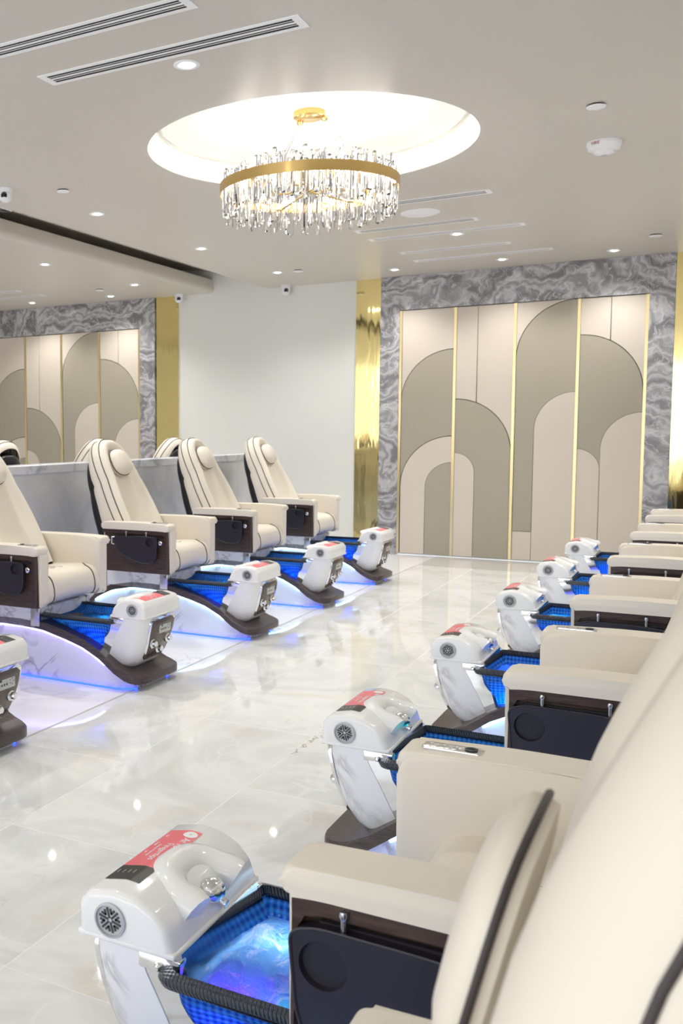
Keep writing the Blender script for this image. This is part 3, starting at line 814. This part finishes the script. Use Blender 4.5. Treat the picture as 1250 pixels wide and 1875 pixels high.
    for i in range(26):
        sc = 1-i/26
        row = []
        for p in dl:
            q = cw+(p-cw)*sc; am = .010*min(1, (1-sc)*6)
            q.z += am*mnoise.noise(q*38)+am*.55*mnoise.noise(q*85+Vector((3, 1, 7))); row.append(bm.verts.new(q))
        rows.append(row)
    for a_, b_ in zip(rows, rows[1:]): loop_faces(bm, a_, b_)
    bm.faces.new(rows[-1])
    link('water', bm, 'spa_water', bn, 180)
    # --- seat
    sp_ = [(-1.0, .40), (-1.0, .545), (-.72, .565), (-.63, .566), (-.590, .556), (-.562, .530), (-.548, .490), (-.545, .450), (-.555, .42), (-.58, .405), (-.66, .395)]
    sp_ = round_poly(sp_, .02, 3)
    bm = prism(sp_, -.248, .248, 'y', bev=.012)
    seat = link('seat', bm, 'leather', root, 50); seat.location = (0, 0, AZ*.7)
    path = [(-.66, .5665), (-.63, .567), (-.610, .5635), (-.590, .556), (-.574, .545), (-.562, .530), (-.553, .510), (-.548, .490), (-.5455, .47), (-.545, .450), (-.548, .433), (-.557, .419), (-.575, .407)]
    for sg in (-1, 1):
        pts = [(u, sg*.195, z) for u, z in path if kind == 'L' or u > -.575]
        if kind != 'L': continue
        pts = [(u, v+sg*.05*max(0, (-u-.60)/.06)**1.5, z) for u, v, z in pts]
        link('piping', tube(pts, .0030, 6), 'piping', seat)
    for k, y in enumerate((-.09, -.05, -.01, .03, .07)):
        link('stitching', tube([(-.68-.02*(k % 2), y, .5665), (-.88, y, .556)], .0012, 4), 'piping', seat)
    # --- arms
    for sg in (-1, 1):
        Bp = round_poly([(-1.05, .42), (-1.05, .7195), (-.75, .7225), (-.545, .716), (-.548, .42), (-.566, .396), (-.70, .398)], [.01, .02, .05, .045, .03, .01, .01], 6)
        ar = link('armrest', prism(Bp, *sorted((sg*.246, sg*.318)), 'y', bev=.014, seg=4), 'leather', root, 60)
        ar.location = (-AS, 0, AZ)
        Lp = round_poly([(-1.05, .678), (-.60, .678), (-.543, .672), (-.543, .7195), (-.75, .7262), (-1.05, .7232)], [.01, .03, .02, .045, .05, .01], 6)
        link('arm_pad', prism(Lp, *sorted((sg*.250, sg*.354)), 'y', bev=.012, seg=4), 'leather', ar, 60)
        Cp = round_poly([(-.574, .69), (-.567, .42), (-.578, .400), (-.560, .393), (-.549, .415), (-.547, .69)], [.005, .02, .006, .01, .02, .005], 4)
        link('front_column', prism(Cp, *sorted((sg*.290, sg*.322)), 'y', bev=.006, seg=3), 'leather', ar, 60)
        lipp = round_poly([(-1.045, .652), (-.59, .652), (-.570, .64), (-.564, .405), (-.557, .405), (-.560, .65), (-.558, .681), (-1.045, .681)], [.004, .012, .012, .004, .004, .01, .004, .004], 3)
        link('wood_lip', prism(lipp, *sorted((sg*.312, sg*.345)), 'y', bev=.003, seg=1), 'wood', ar, 40)
        link('wood_panel', prism(round_poly([(-1.05, .398), (-.553, .398), (-.558, .66), (-1.04, .66)], .01), *sorted((sg*.310, sg*.324)), 'y', bev=.002, seg=1), 'wood', ar, 40)
        # tray with cup well
        if kind == 'L':
            tp = round_poly([(-.958, .628), (-.75, .640), (-.628, .636), (-.634, .505), (-.665, .468), (-.76, .466), (-.91, .522)], [.02, .06, .02, .03, .03, .06, .06], 5); cu, cz, crr = -.682, .603, .029
        else:
            tp = round_poly([(-.975, .610), (-.80, .636), (-.60, .638), (-.560, .625), (-.572, .50), (-.60, .44), (-.70, .425), (-.93, .47)], [.03, .1, .03, .025, .06, .05, .08, .06], 5); cu, cz, crr = -.612, .583, .037
        y1 = sg*.356; y0 = sg*.330; yw = sg*.346
        bm = bmesh.new()
        ov = [bm.verts.new((x, y1-sg*.0, z)) for x, z in tp]; hv = [bm.verts.new((cu+crr*math.cos(2*PI*k/28), y1, cz+crr*math.sin(2*PI*k/28))) for k in range(28)]
        es = [bm.edges.new((ov[i], ov[(i+1) % len(ov)])) for i in range(len(ov))]+[bm.edges.new((hv[i], hv[(i+1) % 28])) for i in range(28)]
        bmesh.ops.triangle_fill(bm, edges=es, use_beauty=True)
        bv = [bm.verts.new((x, y0, z)) for x, z in tp]; loop_faces(bm, ov, bv); bm.faces.new(bv)
        wv_ = [bm.verts.new((cu+crr*.93*math.cos(2*PI*k/28), yw, cz+crr*.93*math.sin(2*PI*k/28))) for k in range(28)]; loop_faces(bm, hv, wv_); bm.faces.new(wv_).material_index = 1
        tr_ = link('tray', bm, ['tray', 'tray_well'], ar, 35)
        rimp = [(x, y1, z) for x, z in tp]
        link('tray_edge', tube(rimp, .0028, 6, True), 'tray', ar)
        for pu in (-.71, -.86) if kind == 'L' else (-.640, -.795):
            bm = tube([(pu, sg*.348, .632), (pu, sg*.348, .662)], .0052, 10); lathe([(.001, .655), (.0062, .657), (.0078, .663), (.0062, .669), (.001, .671)], 12, bm=bm, c=(pu, sg*.348, 0))
            link('tray_pin', bm, 'steel', ar)
        link('tray_hinge_bar', B(-.925, -.60, *sorted((sg*.326, sg*.336)), .632, .640), 'tray', ar, 0)
        bm = lathe([(.010, 0), (.010, .012), (.014, .014), (.014, .024), (.008, .027)], 16, axis='y')
        for v in bm.verts: v.co = Vector((v.co.x-.604, sg*(.33+v.co.y)*1., v.co.z+.603))
        if kind == 'L': link('lock_knob', bm, 'chrome', ar)
        else: bm.free()
        if kind == 'L':
            link('tray_handle', tube([(-.945, sg*.358, .628), (-.962, sg*.362, .628), (-.964, sg*.362, .585), (-.947, sg*.358, .580)], .004, 6), 'chrome', ar)
        if sg == -1:
            bm = prism(round_poly([(-.70, -.020), (-.585, -.020), (-.585, .020), (-.70, .020)], .008), 0, .006, 'z', bev=.003)
            rr_ = lathe([(.011, .006), (.013, .0085), (.010, .009), (.007, .0065)], 20, cap=False, c=(-.678, 0, 0)); join(bm, rr_, 1)
            for i in range(5):
                for j in range(2): lathe([(.004, .006), (.0035, .0075), (.001, .0076)], 8, bm=bm, c=(-.600-i*.0125, -.008+j*.016, 0))
            rm = link('remote_control', bm, ['chrome', 'grille_dark'], ar, 40); rm.location = (0, -.295, .7215)
    # --- backrest in its own frame: a up the back, b behind the face
    ux, uz = -math.sin(tilt), math.cos(tilt)
    def BK(v, a, b_):
        if kind == 'N': b_ = b_+.42*max(0, a-.46)**1.5
        return (-.855+a*ux-b_*uz, v, .560+a*uz-b_*math.sin(tilt)*1.0)
    out = []
    def outline(ins):
        pts = []
        A = .81-ins
        for i in range(13): s = i/12; pts.append((.238+.012*math.sin(s*PI*.9)-ins-(.034*(s**3)), s*.50))
        x0 = pts[-1][0]
        for i in range(1, 16):
            th_ = (i/15)*PI/2; pts.append((x0*math.cos(th_)**.82, .50+(A-.50)*math.sin(th_)**.95))
        pts[-1] = (0, A)
        left = [(-x, a) for x, a in pts]
        return left+pts[::-1][1:]
    dep = lambda a: .215-.115*min(1, a/.75)
    rings = [(.028, lambda a: dep(a)+.012), (.008, lambda a: dep(a)*.98), (0, lambda a: dep(a)*.72), (0, lambda a: .065), (.004, lambda a: .035), (.012, lambda a: .010), (.024, lambda a: -.010), (.042, lambda a: -.024), (.060, lambda a: -.026), (.080, lambda a: -.014), (.100, lambda a: .002), (.115, lambda a: .010), (.130, lambda a: .013)]
    bm = bmesh.new(); V = []
    for ins, fb in rings: V.append([bm.verts.new(BK(v, a, fb(a))) for v, a in outline(ins)])
    for a, b_ in zip(V, V[1:]): loop_faces(bm, a, b_, False)
    last = V[-1]; nL = len(last)//2
    for i in range(nL-1): 
        try: bm.faces.new((last[i], last[i+1], last[-2-i], last[-1-i]))
        except ValueError: pass
    try: bm.faces.new((last[nL-1], last[nL], last[nL+1]))
    except ValueError: pass
    back = link('backrest', bm, 'leather', root, 55)
    bm = bmesh.new(); V = []
    for ins, off_ in ((.010, -.03), (.004, .0), (.002, .030), (.02, .050), (.08, .060)):
        V.append([bm.verts.new(BK(v, a-.16*max(0, a-.35), dep(a)+off_)) for v, a in outline(ins)])
    for a, b_ in zip(V, V[1:]): loop_faces(bm, a, b_, False)
    last = V[-1]
    for i in range(nL-1):
        try: bm.faces.new((last[i], last[i+1], last[-2-i], last[-1-i]))
        except ValueError: pass
    link('back_shell', bm, 'shell', back, 55)
    for ins, fb in ((-.001, .064), (.0105, .009)) if kind != 'N' else ((-.001, .10), (.0035, .040)):
        link('piping', tube([BK(v, a, fb) for v, a in outline(ins)], .0034, 6), 'piping', back)
    for k in range(6):
        y = -.075+.03*k; link('stitching', tube([BK(y, .14, .0145), BK(y, .30+.04*(k % 3), .0145)], .0012, 4), 'piping', back)
    # pillow
    bm = bmesh.new(); loops = []
    def pil(s):
        pts = []
        for k in range(28):
            a = 2*PI*k/28; ca, sa = math.cos(a), math.sin(a)
            x = .098*math.copysign(abs(ca)**.85, ca); y = .100*math.copysign(abs(sa)**.8, sa)
            if sa < 0: x *= 1+.10*abs(sa); y *= .90
            pts.append((x*s, y*s))
        return pts
    for s, bb in ((.80, .012), (.96, .006), (1.0, -.018), (.985, -.034), (.9, -.052), (.7, -.066), (.4, -.073), (.1, -.075)):
        loops.append([BK(x, PA+y, (-.018+(bb+.018)*.5-PD) if PD else bb) for x, y in pil(s)])
    loft(bm, loops); pw = link('pillow', bm, 'leather', back, 60)
    link('pillow_piping', tube([BK(x, PA+y, -.016-PD) for x, y in pil(1.012)], .0034, 6, True), 'piping', pw)
    return root
def drop(o):
    for ch in list(o.children): drop(ch)
    bpy.data.objects.remove(o)
protos = {k: build_unit(k) for k in 'LRFN'}
def walk(o):
    yield o
    for ch in o.children: yield from walk(ch)
used = set()
def place_unit(kind, x, y, rz, label, led, group, lamps):
    pr = protos[kind]
    if kind in used: t = copy_tree(pr)
    else: t = pr; used.add(kind)
    t.location = (x, y, 0); t.rotation_euler = (0, 0, rz); t['label'] = label; t['group'] = group
    for o in walk(t):
        if o.name.startswith('led_strip'):
            o.material_slots[0].link = 'OBJECT'; o.material_slots[0].material = MATS[led]
    sgn = -1 if rz else 1
    for (u, v, z, p, col) in lamps:
        light('basin_lamp', 'POINT', (x+sgn*u, y+sgn*v, z), p, col, shadow_soft_size=.012)
def lamps(cols, p=.5):
    pos = [(-.30, -.10, .25), (-.42, .10, .262), (-.55, -.06, .275), (-.30, .11, .25)]
    return [(*q, p, c) for q, c in zip(pos, cols)]
BL, CY, VI, GR, WH, PU = (.03, .16, 1), (.04, .62, 1), (.34, .05, 1), (.05, 1, .42), (.7, .85, 1), (.7, .2, 1)
GL = 'left row of pedicure spa chairs'
LX = -2.455
for y, lb, led, lm in ((3.05, 'spa chair cut off by the left edge, only its white tower in view', 'led_violet', (VI, BL, BL, VI)),
               (4.38, 'cream spa chair at the left edge with lilac-lit base and blue basin', 'led_violet', (BL, CY, BL, BL)),
               (5.78, 'left-row spa chair in front of the grey half wall, next beyond the lilac-lit one', 'led_cyan', (BL, CY, BL, BL)),
               (7.08, 'left-row spa chair just in front of the farthest one, its back against the half wall', 'led_cyan', (BL, PU, BL, CY)),
               (8.36, 'cream spa chair of the left row farthest away, in front of the white wall', 'led_cyan', (BL, BL, VI, BL))):
    place_unit('L', LX, y, 0, lb, led, GL, lamps(lm, .34))
GR_ = 'right row of pedicure spa chairs'
RX = -1.01
for y, lb, lm in ((.735, 'nearest blurred cream chair back and pillow at the right edge', ()),
              (1.66, 'cream spa chair in the foreground with big basin of churning blue water', (WH, GR, CY, VI)),
              (2.97, 'right-row spa chair directly behind the foreground one, dark folded tray on its side', (GR, CY, BL, CY)),
              (4.25, 'third right-row spa chair counting from the foreground churning basin', (BL, VI, BL, CY)),
              (5.60, 'fourth right-row spa chair counting from the foreground churning basin', (CY, BL, CY, BL)),
              (6.92, 'right-row spa chair second from the arched wall', (CY, VI, BL, CY)),
              (8.25, 'right-row spa chair nearest the arched wall', (CY, CY, BL, BL))):
    place_unit('N' if y < 1 else 'F' if y < 2 else 'R', RX-(.02 if y < 1 else 0), y, PI, lb, 'led_cyan', GR_, lamps(lm, .34))
for y, lb in ((5.62, 'chair back beyond the half wall at the left edge'), (6.90, 'chair back beyond the half wall behind the second left-row chair'), (8.22, 'chair back with black shell beyond the half wall, before the gold mirror')):
    place_unit('L', -5.72, y, PI, lb, 'led_cyan', 'spa chairs beyond the half wall', ())
